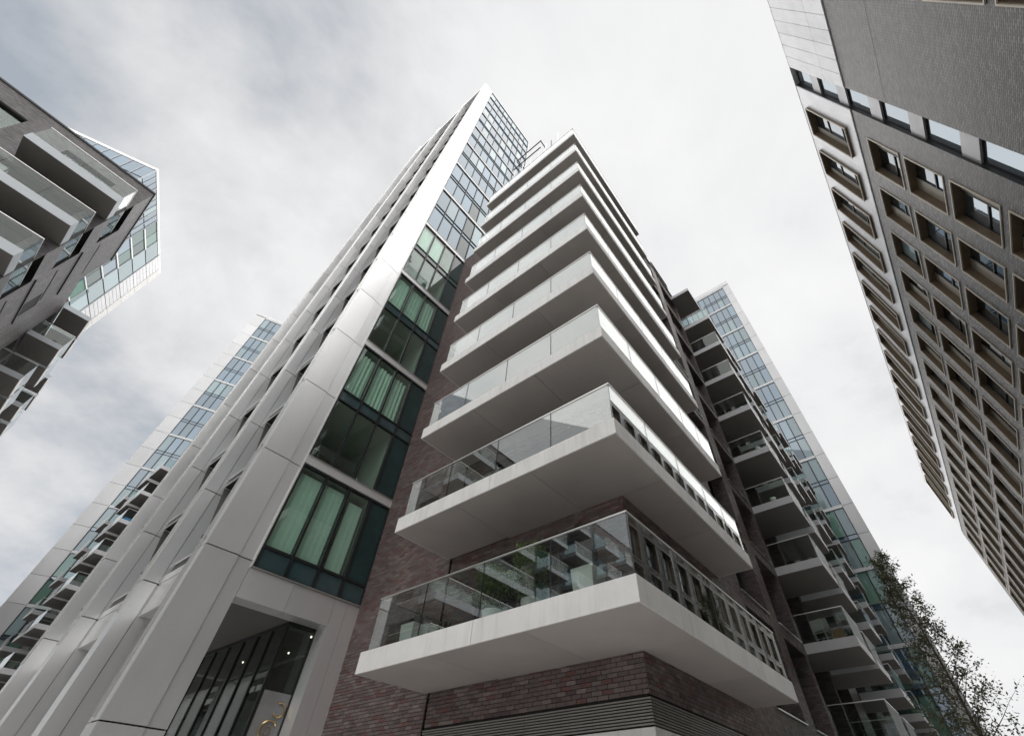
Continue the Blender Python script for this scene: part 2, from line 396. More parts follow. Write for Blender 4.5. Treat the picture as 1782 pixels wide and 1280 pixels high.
for key, (ax, fr, bk, lst) in fams.items():
    for bb in lst:
        if bb[2] < 2.55 or bb[2] > 4.1: continue
        u = (bb[0]+bb[1])/2
        p = (fr, u, bb[2]) if ax == 'x' else (u, fr, bb[2])
        if key == 'right' and u > 9.5: continue
        if key == 'lit' and bb[2] < 2.9: continue
        if key == 'lit' and u > 12.4: continue
        allb.append((p[0]**2+p[1]**2+(p[2]-1.6)**2, key, bb))
allb.sort(); chosen = allb[:298]; chs = {(k, b_) for _, k, b_ in chosen}
PAL = {}
for _, key, bb in chosen:
    ax, fr, bk, _l = fams[key]
    vi = random.randrange(12); dims = (round(bb[1]-bb[0], 3), ax, vi)
    if dims not in PAL:
        me = brick_mesh('brick', ax, 0 if ax == 'x' else 0, bk-fr, [(-dims[0]/2, dims[0]/2, -.0325, .0325)], (0, 0, 0))
        a = me.attributes['tint']; a.data.foreach_set('value', [vi/11.0]*5); PAL[dims] = me
    u, z = (bb[0]+bb[1])/2, (bb[2]+bb[3])/2
    dp = fr + random.uniform(-.004, .004)
    block.add('brick', PAL[dims], (dp, u, z) if ax == 'x' else (u, dp, z))
for key, (ax, fr, bk, lst) in fams.items():
    rest = [b_ for b_ in lst if (key, b_) not in chs]
    c = (fr, 8, 10) if ax == 'x' else (10, fr, 10)
    block.add('brickwork', brick_mesh('brickwork', ax, fr, bk, rest, c), c, kind='stuff')
# recessed balcony doors
for z in lv:
    d = block.boxes('balcony_door', [(XF+.22, XF+.30, 4.75, 8.35, z+.42, z+.50), (XF+.22, XF+.30, 4.75, 8.35, z+2.62, z+2.72)] + [(XF+.22, XF+.30, y, y+.07, z+.5, z+2.62) for y in (4.75, 5.93, 7.12, 8.28)], 'dark_frame')
    for y in (4.82, 6.0, 7.19): block.box('pane', XF+.25, XF+.27, y, y+1.11, z+.5, z+2.62, 'door_glass', d)
    block.boxes('reveal', [(XF+.035, XF+.3, 4.70, 4.75, z+.42, z+2.72), (XF+.035, XF+.3, 8.35, 8.40, z+.42, z+2.72), (XF+.035, XF+.3, 4.70, 8.40, z+2.72, z+2.78)], 'brick_purple', d)
    d = block.boxes('balcony_door', [(8.75, 12.7, YF+.22, YF+.30, z+.42, z+.50), (8.75, 12.7, YF+.22, YF+.30, z+2.62, z+2.72)] + [(x, x+.07, YF+.22, YF+.30, z+.5, z+2.62) for x in (8.75, 10.04, 11.34, 12.63)], 'dark_frame')
    for x in (8.82, 10.11, 11.41): block.box('pane', x, x+1.22, YF+.25, YF+.27, z+.5, z+2.62, 'door_glass', d)
    block.boxes('reveal', [(8.70, 8.75, YF+.035, YF+.3, z+.42, z+2.72), (12.7, 12.75, YF+.035, YF+.3, z+.42, z+2.72), (8.70, 12.75, YF+.035, YF+.3, z+2.72, z+2.78)], 'brick_purple', d)
# louvre band under the first balcony and the pale fascia below it
lz = 2.99
block.box('louvre_backing', XF+.02, XF+.028, YF+.03, 9.48, 2.0, 3.37, 'core_dark'); block.box('louvre_backing', XF+.03, 12.4, YF+.02, YF+.028, 2.0, 3.37, 'core_dark')
for i in range(9):
    z = lz + .042*i
    block.box('louvre_slat', XF-.035, XF+.015, YF-.035, 6.60, z, z+.024, 'louvre'); block.box('louvre_slat', XF-.035, XF+.015, 6.61, 9.48, z, z+.024, 'louvre')
    block.box('louvre_slat', XF+.017, 10.2, YF-.035, YF+.015, z, z+.024, 'louvre'); block.box('louvre_slat', 10.21, 12.4, YF-.035, YF+.015, z, z+.024, 'louvre')
for y0, y1 in ((3.93, 5.6), (5.61, 7.5), (7.51, 9.48)): block.box('fascia_panel', XF-.05, XF+.01, y0, y1, 2.0, 2.96, 'white_panel')
for x0, x1 in ((XF+.012, 9.6), (9.61, 12.4)): block.box('fascia_panel', x0, x1, 3.93, YF+.01, 2.0, 2.96, 'white_panel')

# nine balconies: build one, copy it up the block
def make_balcony(z):
    core = block.boxes('balcony', [(BX+.04, XF-.08, BY+.04, YL-.03, z+.03, z+.36), (XF-.08, XR-.04, BY+.04, YF-.02, z+.03, z+.36)], 'core_dark', c=(BX, BY, z))
    for y0, y1 in ((BY, 6.275), (6.287, YL)): block.box('fascia_panel', BX, BX+.03, y0, y1, z+.004, z+.40, 'white_panel', core)
    for x0, x1 in ((BX+.03, 7.80), (7.812, 10.605), (10.617, XR)): block.box('fascia_panel', x0, x1, BY, BY+.03, z+.004, z+.40, 'white_panel', core)
    block.box('fascia_panel', BX+.03, XF-.065, YL-.03, YL, z+.004, z+.40, 'white_panel', core)
    block.box('fascia_panel', XR-.03, XR, BY+.03, YF-.01, z+.004, z+.40, 'white_panel', core)
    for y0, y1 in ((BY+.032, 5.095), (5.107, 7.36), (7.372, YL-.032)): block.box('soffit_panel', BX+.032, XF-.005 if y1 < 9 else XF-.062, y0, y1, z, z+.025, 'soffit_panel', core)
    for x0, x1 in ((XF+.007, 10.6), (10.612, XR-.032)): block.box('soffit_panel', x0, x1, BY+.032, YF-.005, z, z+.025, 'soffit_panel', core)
    gz0, gz1 = z+.405, z+1.44
    ys = [BY+.06, 4.57, 6.20, 7.85, 9.42]
    for a, b_ in zip(ys, ys[1:]): block.box('glass_panel', BX+.05, BX+.066, a+.008, b_-.008, gz0, gz1, 'balcony_glass', core)
    xs = [BX+.07, 7.65, 9.30, 10.92, 12.2, XR-.06]
    for a, b_ in zip(xs, xs[1:]): block.box('glass_panel', a+.008, b_-.008, BY+.05, BY+.066, gz0, gz1, 'balcony_glass', core)
    block.box('glass_panel', BX+.07, XF-.08, 9.42, 9.436, gz0, gz1, 'balcony_glass', core)
    block.box('glass_panel', XR-.066, XR-.05, BY+.07, YF-.02, gz0, gz1, 'balcony_glass', core)
    for y in ys[1:-1]: block.box('seal', BX+.048, BX+.068, y-.008, y+.008, gz0, gz1, 'dark_frame', core)
    for x in xs[1:-1]: block.box('seal', x-.008, x+.008, BY+.048, BY+.068, gz0, gz1, 'dark_frame', core)
    block.box('handrail', BX+.04, BX+.076, BY+.04, 9.44, gz1, gz1+.03, 'rail_metal', core)
    block.box('handrail', BX+.077, XR-.045, BY+.04, BY+.076, gz1, gz1+.03, 'rail_metal', core)
    block.box('handrail', BX+.077, XF-.08, 9.405, 9.44, gz1, gz1+.03, 'rail_metal', core)
    return core
b0 = make_balcony(lv[0])
for z in lv[1:]:
    c = b0.copy(); COL.objects.link(c); c.location = b0.location + Vector((0, 0, z-lv[0]))
    for ch in list(b0.children):
        d = ch.copy(); COL.objects.link(d); d.parent = c

# ================================================================ tower beside it
tower = Thing('glass_tower', 'tall tower with brushed metal piers and green glazing beside the white balconies', 'tower', (7, 18, 0))
YG, GX0, GX1 = 13.40, 4.40, 7.93
TH = 71.6
joints = [0.15, 3.23] + [6.83 + 3.075*i for i in range(22)]
joints = [j_ for j_ in joints if j_ < TH-1] + [TH]
# wide corner strip
for a, b_ in zip(joints, joints[1:]):
    tower.box('metal_panel', 3.12, 3.975, YG, YG+.62, a+.015, b_-.015, 'metal')
    tower.box('metal_panel', 3.985, 4.37, YG+.03, YG+.5, a+.015, b_-.015, 'metal')
tower.box('pier_core', 3.16, 4.34, YG+.06, YG+.58, .1, TH-.05, 'core_dark')
FIN = [(3.06, 17.25), (3.01, 22.30), (2.965, 26.30)]
for xf, yf in FIN:
    for a, b_ in zip(joints, joints[1:]):
        tower.box('metal_panel', xf, 3.45, yf, yf+.62, a+.015, b_-.015, 'metal')
        if a > 5.5: tower.box('metal_panel', 3.465, 4.01, yf+.02, yf+.5, a+.015, b_-.015, 'metal')
    if True:
        tower.box('metal_panel', 3.465, 4.01, yf+.02, yf+.5, .15, 6.80, 'metal')
    tower.box('pier_core', xf+.04, 3.9, yf+.06, yf+.56, .1, TH-.05, 'core_dark')
    tower.box('pier_rail', xf-.05, xf-.005, yf+.30, yf+.36, 6.0, TH-.3, 'rail_metal')
tower.box('pier_rail', 3.05, 3.095, YG+.32, YG+.38, 3.3, TH-.3, 'rail_metal')
for xf, yf in [(3.10, 13.40)]+FIN[:-1]:
    for j_ in joints[2:-1:1]: tower.box('rail_bracket', xf-.05, xf+.01, yf+.40, yf+.50, j_+.25, j_+.33, 'dark_frame')
# bays between the piers: spandrel panels, vent slots and recessed windows
bays = [(14.04, 17.23), (17.89, 22.28), (22.94, 26.28)]
for y0, y1 in bays:
    tower.box('spandrel_panel', 3.50, 3.86, y0, y1, 5.95, 6.81, 'metal'); tower.box('spandrel_panel', 3.50, 3.86, y0, y1, 6.84, 7.08, 'metal')
    for j_ in joints[2:-1]:
        bl = tower.box('window_hood', 3.58, 3.98, y0, y1-.01, j_+.30, j_+.60, 'dark_frame')
        tower.boxes('hood_edge', [(3.545, 3.579, y0, y1-.01, j_+.27, j_+.31), (3.545, 3.579, y0, y1-.01, j_+.57, j_+.63)], 'metal', bl)
        ww = tower.box('window', 3.99, 4.015, y0, y1, j_+.9, j_+3.07+.28, 'window_glass')
        tower.boxes('frame', [(3.95, 3.985, y0, y1, j_+.62, j_+.89)], 'metal', ww)
        yf_ = y1+.02
        zt_ = j_+3.065+.27
        tower.raw('reveal', [(3.845, yf_-.004, zt_-1.5), (3.60, yf_-.004, zt_), (3.99, yf_-.004, zt_), (3.845, yf_+.01, zt_-1.5), (3.60, yf_+.01, zt_), (3.99, yf_+.01, zt_)], [(0, 1, 2), (3, 5, 4), (0, 3, 4, 1), (1, 4, 5, 2), (2, 5, 3, 0)], 'reveal', c=(3.8, yf_, zt_))
tower.box('core', 4.3, 12.1, 17.6, 26.9, 6.2, TH-.3, 'core_dark')
tower.box('core', 4.02, 4.28, 14.1, 26.9, 6.2, TH-.3, 'core_dark')
tower.box('core', 8.3, 12.1, 13.65, 17.5, 29.3, TH-.3, 'core_dark')
tower.box('core', 4.42, 8.28, 13.75, 17.5, 29.2, TH-.3, 'core_dark')
tower.box('roof_cap', 3.13, 4.36, YG+.64, 26.85, TH-1.1, TH-.02, 'metal')
# glazed front
MX = [4.44, 5.33, 6.21, 7.09, 7.90]
heavy = [10.23 + 6.2*i for i in range(10)]
units = [(6.70, 10.05)] + [(h+.17, h2-.17) for h, h2 in zip(heavy, heavy[1:])] + [(heavy[-1]+.17, TH-.25)]
MXU = [4.44 + .862*i for i in range(10)]
def pane_mat(x, z, last):
    if last and z < 36: return 'spandrel_teal'
    if z < 29: return 'teal_glass'
    return 'blind_glass' if random.random() < .22 else 'sky_glass'
for ui, (a, b_) in enumerate(units):
    up = a > 28.9
    xs = MXU if up else MX
    x1 = xs[-1]
    mid = (a+b_)/2
    rows = [(a+.04, a+.55), (a+.63, b_-.04)] if ui == 0 else [(a+.04, mid-.28), (mid-.22, mid+.22), (mid+.28, b_-.04)]
    for xi, (p, q) in enumerate(zip(xs, xs[1:])):
        for ri, (c, d) in enumerate(rows):
            thin_row = (d-c) < .6
            mt = 'spandrel_grey' if thin_row and not up else pane_mat(p, c, xi == 3)
            if thin_row and up: mt = 'sky_glass'
            tower.box('glass_pane', p+.035, q-.035, YG+.06, YG+.085, c, d, mt)
    for x in xs:
        hw_ = .034 if not up else .022
        tower.box('mullion', x-hw_, x+hw_, YG-.01, YG+.14, a+.005, b_-.005, 'dark_frame')
    for (c, d), (e, g_) in zip(rows, rows[1:]): tower.boxes('transom', [(p+.036, q-.036, YG+.01, YG+.12, d+.001, e-.001) for p, q in zip(xs, xs[1:])], 'dark_frame')
    tower.boxes('transom', [(xs[0]+.036, x1-.036, YG+.012, YG+.12, a-.02, a+.038), (xs[0]+.036, x1-.036, YG+.012, YG+.12, b_-.038, b_+.02)], 'dark_frame')
for h in heavy:
    x1 = MXU[-1] if h > 29 else 7.90
    tower.box('band_panel', 4.375, x1+.03, YG-.03, YG+.10, h-.14, h+.14, 'metal_light')
    tower.box('band_ledge', 4.375, x1+.03, YG-.06, YG+.09, h+.141, h+.165, 'rail_metal')
tower.box('edge_trim', 4.372, 4.405, YG-.02, YG+.3, 6.66, TH, 'metal_light')
tower.box('edge_trim', 7.935, 7.985, YG-.05, YG+.012, .1, 29.0, 'rail_metal')
tower.box('edge_trim', MXU[-1]+.035, MXU[-1]+.12, YG-.02, YG+.3, 29.2, TH, 'metal_light')
tower.box('parapet', 4.375, MXU[-1]+.12, YG-.03, YG+.25, TH-.22, TH, 'metal_light')
tower.box('band_ledge', 4.375, 7.93, YG-.05, YG+.1, 6.655, 6.695, 'rail_metal')
# rooms behind the clear panes
flo = [6.75, 10.23, 13.32, 16.43, 19.52, 22.63, 25.72, 28.83]
for i, z in enumerate(flo): tower.box('floor_slab', 4.42, 8.2, YG+.16, 17.5, z-.16, z+.10, 'interior')
tower.box('room_wall', 4.40, 8.2, 17.3, 17.5, 6.9, 28.6, 'interior_dark')
tower.box('room_wall', 4.385, 4.42, YG+.16, 17.29, 6.9, 28.6, 'interior'); tower.box('room_wall', 7.14, 7.2, YG+.2, 17.29, 6.9, 28.6, 'interior')
# base: lintel, pilaster, soffit, glazed lobby
for p, q in ((4.385, 5.68), (5.69, 7.035)): tower.box('metal_panel', p, q, YG-.01, YG+.5, 5.91, 6.645, 'metal')
for p, q in ((7.045, 7.47), (7.48, 7.925)):
    tower.box('metal_panel', p, q, YG, YG+.5, .1, 6.645, 'metal')
for p, q in ((4.0, 6.22), (6.23, 8.2)):
    for c, d in ((13.92, 17.0), (17.01, 20.5), (20.51, 27)): tower.box('soffit_panel', p, q, c, d, 5.93, 6.03, 'black_soffit')
lob = tower.boxes('lobby_screen', [(6.20, 6.28, 13.95+.0, 22.0, 5.82, 5.925), (6.29, 7.045, 13.95, 14.0, 5.82, 5.925)], 'dark_frame')
ym = [13.96, 14.75, 15.55, 16.4, 17.3, 18.2, 19.1, 20.0, 21.0, 22.0]
for y in ym: tower.box('mullion', 6.19, 6.27, y, y+.06, .05, 5.815, 'dark_frame', lob)
for c, d in zip(ym, ym[1:]): tower.box('pane', 6.22, 6.235, c+.065, d-.005, .05, 5.81, 'lobby_glass', lob)
tower.box('pane', 6.28, 7.04, 13.965, 13.98, 4.36, 5.81, 'lobby_glass', lob)
tower.box('sign_panel', 6.28, 7.02, 13.96, 13.99, .05, 4.34, 'sign_grey', lob)
tower.box('lobby_wall', 8.22, 8.3, 14.0, 22, .05, 5.85, 'interior_dark'); tower.box('lobby_wall', 6.3, 8.2, 21.9, 22.0, .05, 5.85, 'interior_dark')
tower.box('lobby_wall', 6.9, 7.05, 17.8, 18.9, .05, 3.6, 'interior'); tower.box('lobby_ceiling', 6.3, 8.2, 14.02, 21.9, 5.91, 5.95, 'interior_dark')
for x, y in ((7.28, 14.55), (7.75, 16.6), (7.4, 18.9)):
    v, f = tube([(x, y, 5.87), (x, y, 5.93)], [.018, .018], 10); tower.raw('downlight', v, f, 'lamp_glow', c=(x, y, 5.9))
# gold letters on the sign panel
sign = Thing('wall_sign', 'gold curved letters on the pale panel at the lobby entrance', 'sign', (6.7, 13.94, 3.4))
def arc(cx, cz, r, a0, a1, y, t=.022):
    pts = [(cx+r*math.cos(math.radians(a0+(a1-a0)*i/20)), y, cz+r*1.02*math.sin(math.radians(a0+(a1-a0)*i/20))) for i in range(21)]
    return tube(pts, [t]*21, 6)
v, f = arc(6.83, 3.99, .145, -150, 120, 13.935); sign.raw('letter', v, f, 'gold')
v, f = arc(6.71, 3.55, .205, 30, 290, 13.935); sign.raw('letter', v, f, 'gold')
v, f = arc(6.71, 3.55, .09, 0, 350, 13.935, .012); sign.raw('letter', v, f, 'wood')

# curtains and things standing in the lit rooms
def curtain(x0, x1, z0, z1, pleat, label, group='pale curtains inside the tower'):
    n = int((x1-x0)/.03); v, f = [], []
    for i in range(n+1):
        x = x0+(x1-x0)*i/n; y = YG+.22 + pleat*math.sin(i*1.05) + pleat*.6*math.sin(i*.37)
        v += [(x-x0, y-YG, 0), (x-x0, y-YG, z1-z0)]
    for i in range(n): f.append((2*i, 2*i+2, 2*i+3, 2*i+1))
    solo('curtain', meshdata('curtain', v, f, 'curtain', True), (x0, YG, z0), label, 'curtain', group)
curtain(4.46, 5.30, 6.95, 9.86, .004, 'plain pale blind behind the left pane of the lowest tower window')
curtain(5.36, 6.18, 6.95, 9.86, .004, 'plain pale blind behind the second pane of the lowest tower window')
curtain(6.42, 6.98, 6.95, 9.70, .004, 'narrow pale blind behind the third pane of the lowest tower window')
curtain(4.50, 5.28, 13.5, 15.95, .035, 'pleated curtain behind the left pane above the dark dining room')
curtain(5.36, 6.18, 13.5, 15.95, .035, 'pleated curtain behind the middle pane above the dark dining room')
curtain(6.26, 7.02, 13.5, 15.95, .035, 'pleated curtain behind the right pane above the dark dining room')
curtain(4.50, 5.28, 19.72, 22.3, .01, 'flat green tinted curtain behind the left pane, second tall window up')
curtain(5.36, 6.18, 19.72, 22.3, .01, 'flat green tinted curtain behind the middle pane, second tall window up')
curtain(6.3, 7.02, 19.72, 22.3, .02, 'flat green tinted curtain behind the third pane, second tall window up')
curtain(4.50, 5.28, 25.9, 28.6, .02, 'curtain behind the left pane near the top of the green windows')
curtain(5.36, 6.18, 25.9, 28.6, .02, 'curtain behind the second pane near the top of the green windows')
def lathe(prof, seg=12):
    v, f = [], []
    for r, z in prof:
        for k in range(seg): v.append((r*math.cos(2*math.pi*k/seg), r*math.sin(2*math.pi*k/seg), z))
    for i in range(len(prof)-1):
        for k in range(seg): f.append((i*seg+k, i*seg+(k+1) % seg, (i+1)*seg+(k+1) % seg, (i+1)*seg+k))
    f.append(tuple(range(seg-1, -1, -1))); o = (len(prof)-1)*seg; f.append(tuple(range(o, o+seg)))
    return v, f
def armchair(x, y, z, rz, label):
    t_ = Thing('armchair', label, 'armchair', (x, y, z), rz, local=True)
    for n_, bx in (('seat', (-.35, .35, -.35, .3, .12, .42)), ('backrest', (-.35, .35, .301, .48, .12, .95)), ('arm', (-.48, -.351, -.35, .48, .12, .62)), ('arm', (.351, .48, -.35, .48, .12, .62))): t_.box(n_, *bx, 'navy_cloth')
    for sx in (-.4, .4):
        for sy in (-.28, .4): t_.box('leg', sx-.025, sx+.025, sy-.025, sy+.025, 0, .119, 'wood')
armchair(5.0, 14.25, 10.33, .4, 'dark blue armchair in the window of the dark dining room')
armchair(6.0, 14.9, 10.33, -.5, 'dark blue armchair deeper inside the dark dining room')
for x, h, r, mt, lb in ((5.85, .34, .07, 'gold', 'small brass vase on the window ledge of the dark dining room'), (6.45, .45, .10, 'ceramic', 'tall white vase on the window ledge of the dark dining room'), (6.75, .32, .05, 'navy_cloth', 'slim dark bottle on the window ledge of the dark dining room')):
    v, f = lathe([(r*.6, 0), (r, h*.3), (r*.9, h*.55), (r*.35, h*.8), (r*.5, h)]); o = solo('vase', meshdata('vase', v, f, mt, True), (x, YG+.42, 10.332), lb, 'vase')
lampT = Thing('table_lamp', 'white table lamp by the left pane of the dark dining room', 'lamp', (4.72, YG+.6, 10.33))
v, f = lathe([(.10, 0), (.03, .06), (.025, .45)]); lampT.raw('base', [Vector(p)+Vector((4.72, YG+.6, 10.33)) for p in v], f, 'ceramic', smooth=True)
v, f = lathe([(.2, .45), (.14, .75)]); lampT.raw('lamp_shade', [Vector(p)+Vector((4.72, YG+.6, 10.33)) for p in v], f, 'curtain', smooth=True)

# ================================================================ brick wing with stacked balconies
wing = Thing('brick_wing', 'long dark brick wing running back on the right with stacked grey balconies', 'apartment wing', (30, 6, 0))
WT = 33.3
ops = []
for k in range(-1, 9):
    z = 7.47+3.12*k
    ops += [(15.45, 18.15, z, z+2.62), (19.2, 21.95, z, z+2.62)]
    if k < 0: pass
v, f = wall_quads('y', YF+.03, cells(13.46, 22.28, 0, WT, ops)); wing.raw('wall', v, f, 'mortar')
wing.add('brickwork', brick_mesh('brickwork', 'y', YF, YF+.03, brick_list(13.46, 22.28, 1.9, WT-.05, ops), (17, YF, 10)), (17, YF, 10), kind='stuff')
for x0, x1, z0, z1 in ops:
    wnd = wing.boxes('window', [(x0-.04, x0, YF+.035, YF+.85, z0, z1), (x1, x1+.04, YF+.035, YF+.85, z0, z1), (x0-.04, x1+.04, YF+.035, YF+.85, z1, z1+.04)], 'brick_purple')
    wing.box('sill', x0-.02, x1+.02, YF-.05, YF+.8, z0-.035, z0-.002, 'rail_metal', wnd)
    xm = (x0+x1)/2
    wing.boxes('frame', [(x0, x1, YF+.55, YF+.61, z0, z0+.06), (x0, x1, YF+.55, YF+.61, z1-.07, z1), (x0, x0+.06, YF+.55, YF+.61, z0+.06, z1-.07), (x1-.06, x1, YF+.55, YF+.61, z0+.06, z1-.07), (xm-.04, xm+.04, YF+.55, YF+.61, z0+.06, z1-.07)], 'dark_frame', wnd)
    wing.box('pane', x0+.06, xm-.04, YF+.575, YF+.59, z0+.06, z1-.07, 'door_glass', wnd); wing.box('pane', xm+.04, x1-.06, YF+.575, YF+.59, z0+.06, z1-.07, 'door_glass', wnd)
wing.box('parapet', 13.3, 22.4, YF-.06, YF+.4, WT, WT+.1, 'dark_frame')
wing.box('core', 13.46, 49.5, YF+1.0, 12, 0, WT-.1, 'core_dark')
wing.box('wall', 22.28, 22.30, YF, YF+1, 0, WT, 'brick_purple')
v, f = wall_quads('y', YF+.9, [(22.3, 49.5, 0, WT)]); wing.raw('wall', v, f, 'brick_purple')
stacks = [(22.3, 25.25), (26.0, 28.9), (32.0, 35.2), (38.9, 41.5), (43.0, 45.8)]
for p, q in ((25.55, 25.85), (29.2, 31.7), (35.5, 38.6), (41.7, 42.8)):
    wing.box('brick_pier', p, q, YF, YF+.88, 0, WT, 'brick_purple')
YB = 2.03
def wing_balcony(x0, x1, z, part=None, kind=None):
    bal = wing.box('balcony', x0+.02, x1-.02, YB+.02, YF+.88, z+.02, z+.34, 'core_dark')
    wing.box('fascia_panel', x0, x0+.019, YB, YF+.0, z, z+.36, 'grey_panel', bal)
    wing.box('fascia_panel', x1-.019, x1, YB, YF+.0, z, z+.36, 'grey_panel', bal)
    wing.box('fascia_panel', x0+.02, x1-.02, YB, YB+.019, z, z+.36, 'white_panel', bal)
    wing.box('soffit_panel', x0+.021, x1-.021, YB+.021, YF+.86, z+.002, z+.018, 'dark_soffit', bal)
    g0, g1 = z+.37, z+1.42
    xm = (x0+x1)/2
    wing.box('glass_panel', x0+.05, xm-.01, YB+.04, YB+.055, g0, g1, 'balcony_glass', bal); wing.box('glass_panel', xm+.01, x1-.05, YB+.04, YB+.055, g0, g1, 'balcony_glass', bal)
    wing.box('glass_panel', x0+.03, x0+.045, YB+.06, YF-.02, g0, g1, 'screen_glass', bal)
    wing.box('glass_panel', x1-.045, x1-.03, YB+.06, YF-.02, g0, g1, 'balcony_glass', bal)
    wing.box('handrail', x0+.02, x1-.02, YB+.03, YB+.065, g1, g1+.03, 'rail_metal', bal)
    wing.box('handrail', x0+.02, x0+.055, YB+.066, YF-.02, g1, g1+.03, 'rail_metal', bal)
    dr = wing.boxes('balcony_door', [(x0+.3, x1-.3, YF+.80, YF+.86, z+2.75, z+2.83)] + [(x, x+.07, YF+.80, YF+.86, z+.36, z+2.75) for x in (x0+.3, xm-.035, x1-.37)], 'dark_frame')
    wing.box('pane', x0+.37, xm-.035, YF+.83, YF+.845, z+.37, z+2.75, 'door_glass', dr); wing.box('pane', xm+.035, x1-.37, YF+.83, YF+.845, z+.37, z+2.75, 'door_glass', dr)
    return bal
for si, (x0, x1) in enumerate(stacks):
    for k in range(0 if si else -0, 9): wing_balcony(x0, x1, Z0+FH*k)
    if si == 0: wing_balcony(x0, x1, Z0-FH)
cn = wing.box('canopy', 21.4, 23.8, 2.5, YF+.5, 32.0, 32.12, 'dark_soffit'); wing.boxes('fascia_panel', [(21.38, 21.4, 2.48, YF+.5, 31.98, 32.3), (21.4, 23.8, 2.48, 2.5, 31.98, 32.3)], 'grey_panel', cn)

# ================================================================ glass tower at the end of the wing
def tower_facade(T, n_bays, bw, bands, strip, H, seed, right=False):
    """facade in the tower's own plane: local x along the face (from the metal strip), y = 0 the face, looking at -y"""
    rnd = random.Random(seed)
    L_ = n_bays*bw
    s0, s1 = (L_+.02, L_+strip) if right else (-strip, -.02)
    e0, e1 = (0, L_+strip) if right else (-strip, L_)
    bands = sorted(bands)
    for a, b_ in zip(bands, bands[1:]):
        mid = (a+b_)/2
        rows = [(a+.2, mid-.32), (mid-.26, mid+.12), (mid+.18, b_-.2)]
        for i in range(n_bays):
            for r_, (c, d) in enumerate(rows):
                mt = 'sky_glass' if r_ == 1 else rnd.choice(['sky_glass', 'sky_glass', 'blind_glass', 'sky_glass'])
                if b_ < 30 and r_ != 1: mt = rnd.choice(['green_glass', 'sky_glass', 'blind_glass'])
                T.box('glass_pane', i*bw+.04, (i+1)*bw-.04, .05, .08, c, d, mt)
        T.boxes('transom', [(0, L_, .0, .1, mid-.32, mid-.26), (0, L_, .0, .1, mid+.12, mid+.18)], 'dark_frame')
        T.box('band_panel', 0, L_, -.06, .1, b_-.16, b_+.16, 'edge_metal')
        T.box('metal_panel', s0, s1, -.1, .3, a+.02, mid-.02, 'edge_metal'); T.box('metal_panel', s0, s1, -.1, .3, mid+.02, b_-.02, 'edge_metal')
        for i in range(n_bays+1): T.box('mullion', i*bw-.05, i*bw+.05, -.03, .12, a+.161, b_-.161, 'dark_frame')
    T.box('parapet', e0, e1, -.1, .4, bands[-1]+.17, H, 'edge_metal')
    T.box('core', e0+.05, e1-.05, .31, 12, .1, H-.2, 'core_dark')
    T.box('metal_panel', *((e1-.04, e1) if right else (e0, e0+.04)), .41, 12, .2, H, 'edge_metal')
t2 = Thing('glass_tower', 'blue glass tower with a pale metal edge rising behind the grey balconies on the right', 'tower', (50, .55+11*.92, 0), math.radians(-90), local=True)
tower_facade(t2, 11, .92, [1.2, 7.4, 13.5, 19.7, 25.9, 32.1, 38.3, 44.5, 50.7, 56.9, 63.1, 68.2], 1.05, 69.3, 3, True)
bpy.context.view_layer.update()
t3 = Thing('glass_tower', 'narrow glass tower with a white metal edge glimpsed behind the metal piers on the left', 'tower', (5.5, 78, 0), math.radians(-22), local=True)
tower_facade(t3, 10, 1.05, [1.0, 7.2, 13.4, 19.6, 25.8, 32.0, 38.2, 44.4, 50.6, 56.8, 63, 69.2, 75.2], 1.9, 75.9, 5)

# ================================================================ balconies beyond the metal piers on the left
lw = Thing('balcony_wing', 'dark brick wing with stacked balconies squeezed between metal piers and far tower', 'apartment wing', (9, 62, 0))
lw.box('wall', 7.4, 7.5, 56.0, 76, 0, 33, 'brick_purple'); lw.box('core', 7.51, 14, 56.0, 76, 0, 32.9, 'core_dark')
for y0, y1 in ((56.4, 59.5), (60.1, 63.1), (66.5, 69.6)):
    for k in range(0, 9):
        z = Z0+FH*k; x0 = 5.35
        bal = lw.box('balcony', x0+.02, 7.4, y0+.02, y1-.02, z+.02, z+.34, 'core_dark')
        lw.box('fascia_panel', x0, 7.38, y0, y0+.019, z, z+.36, 'grey_panel', bal); lw.box('fascia_panel', x0, 7.38, y1-.019, y1, z, z+.36, 'grey_panel', bal)
        lw.box('fascia_panel', x0, x0+.019, y0+.02, y1-.02, z, z+.36, 'white_panel', bal)
        lw.box('soffit_panel', x0+.021, 7.38, y0+.021, y1-.021, z+.002, z+.018, 'black_soffit', bal)
        lw.box('glass_panel', x0+.03, x0+.045, y0+.05, y1-.05, z+.37, z+1.42, 'balcony_glass', bal)
        lw.box('glass_panel', x0+.06, 7.3, y0+.03, y0+.045, z+.37, z+1.42, 'screen_glass', bal)
        lw.box('handrail', x0+.02, 7.3, y0+.02, y0+.055, z+1.42, z+1.45, 'rail_metal', bal)
        lw.box('balcony_door', 7.36, 7.39, y0+.3, y1-.3, z+.37, z+2.7, 'door_glass')

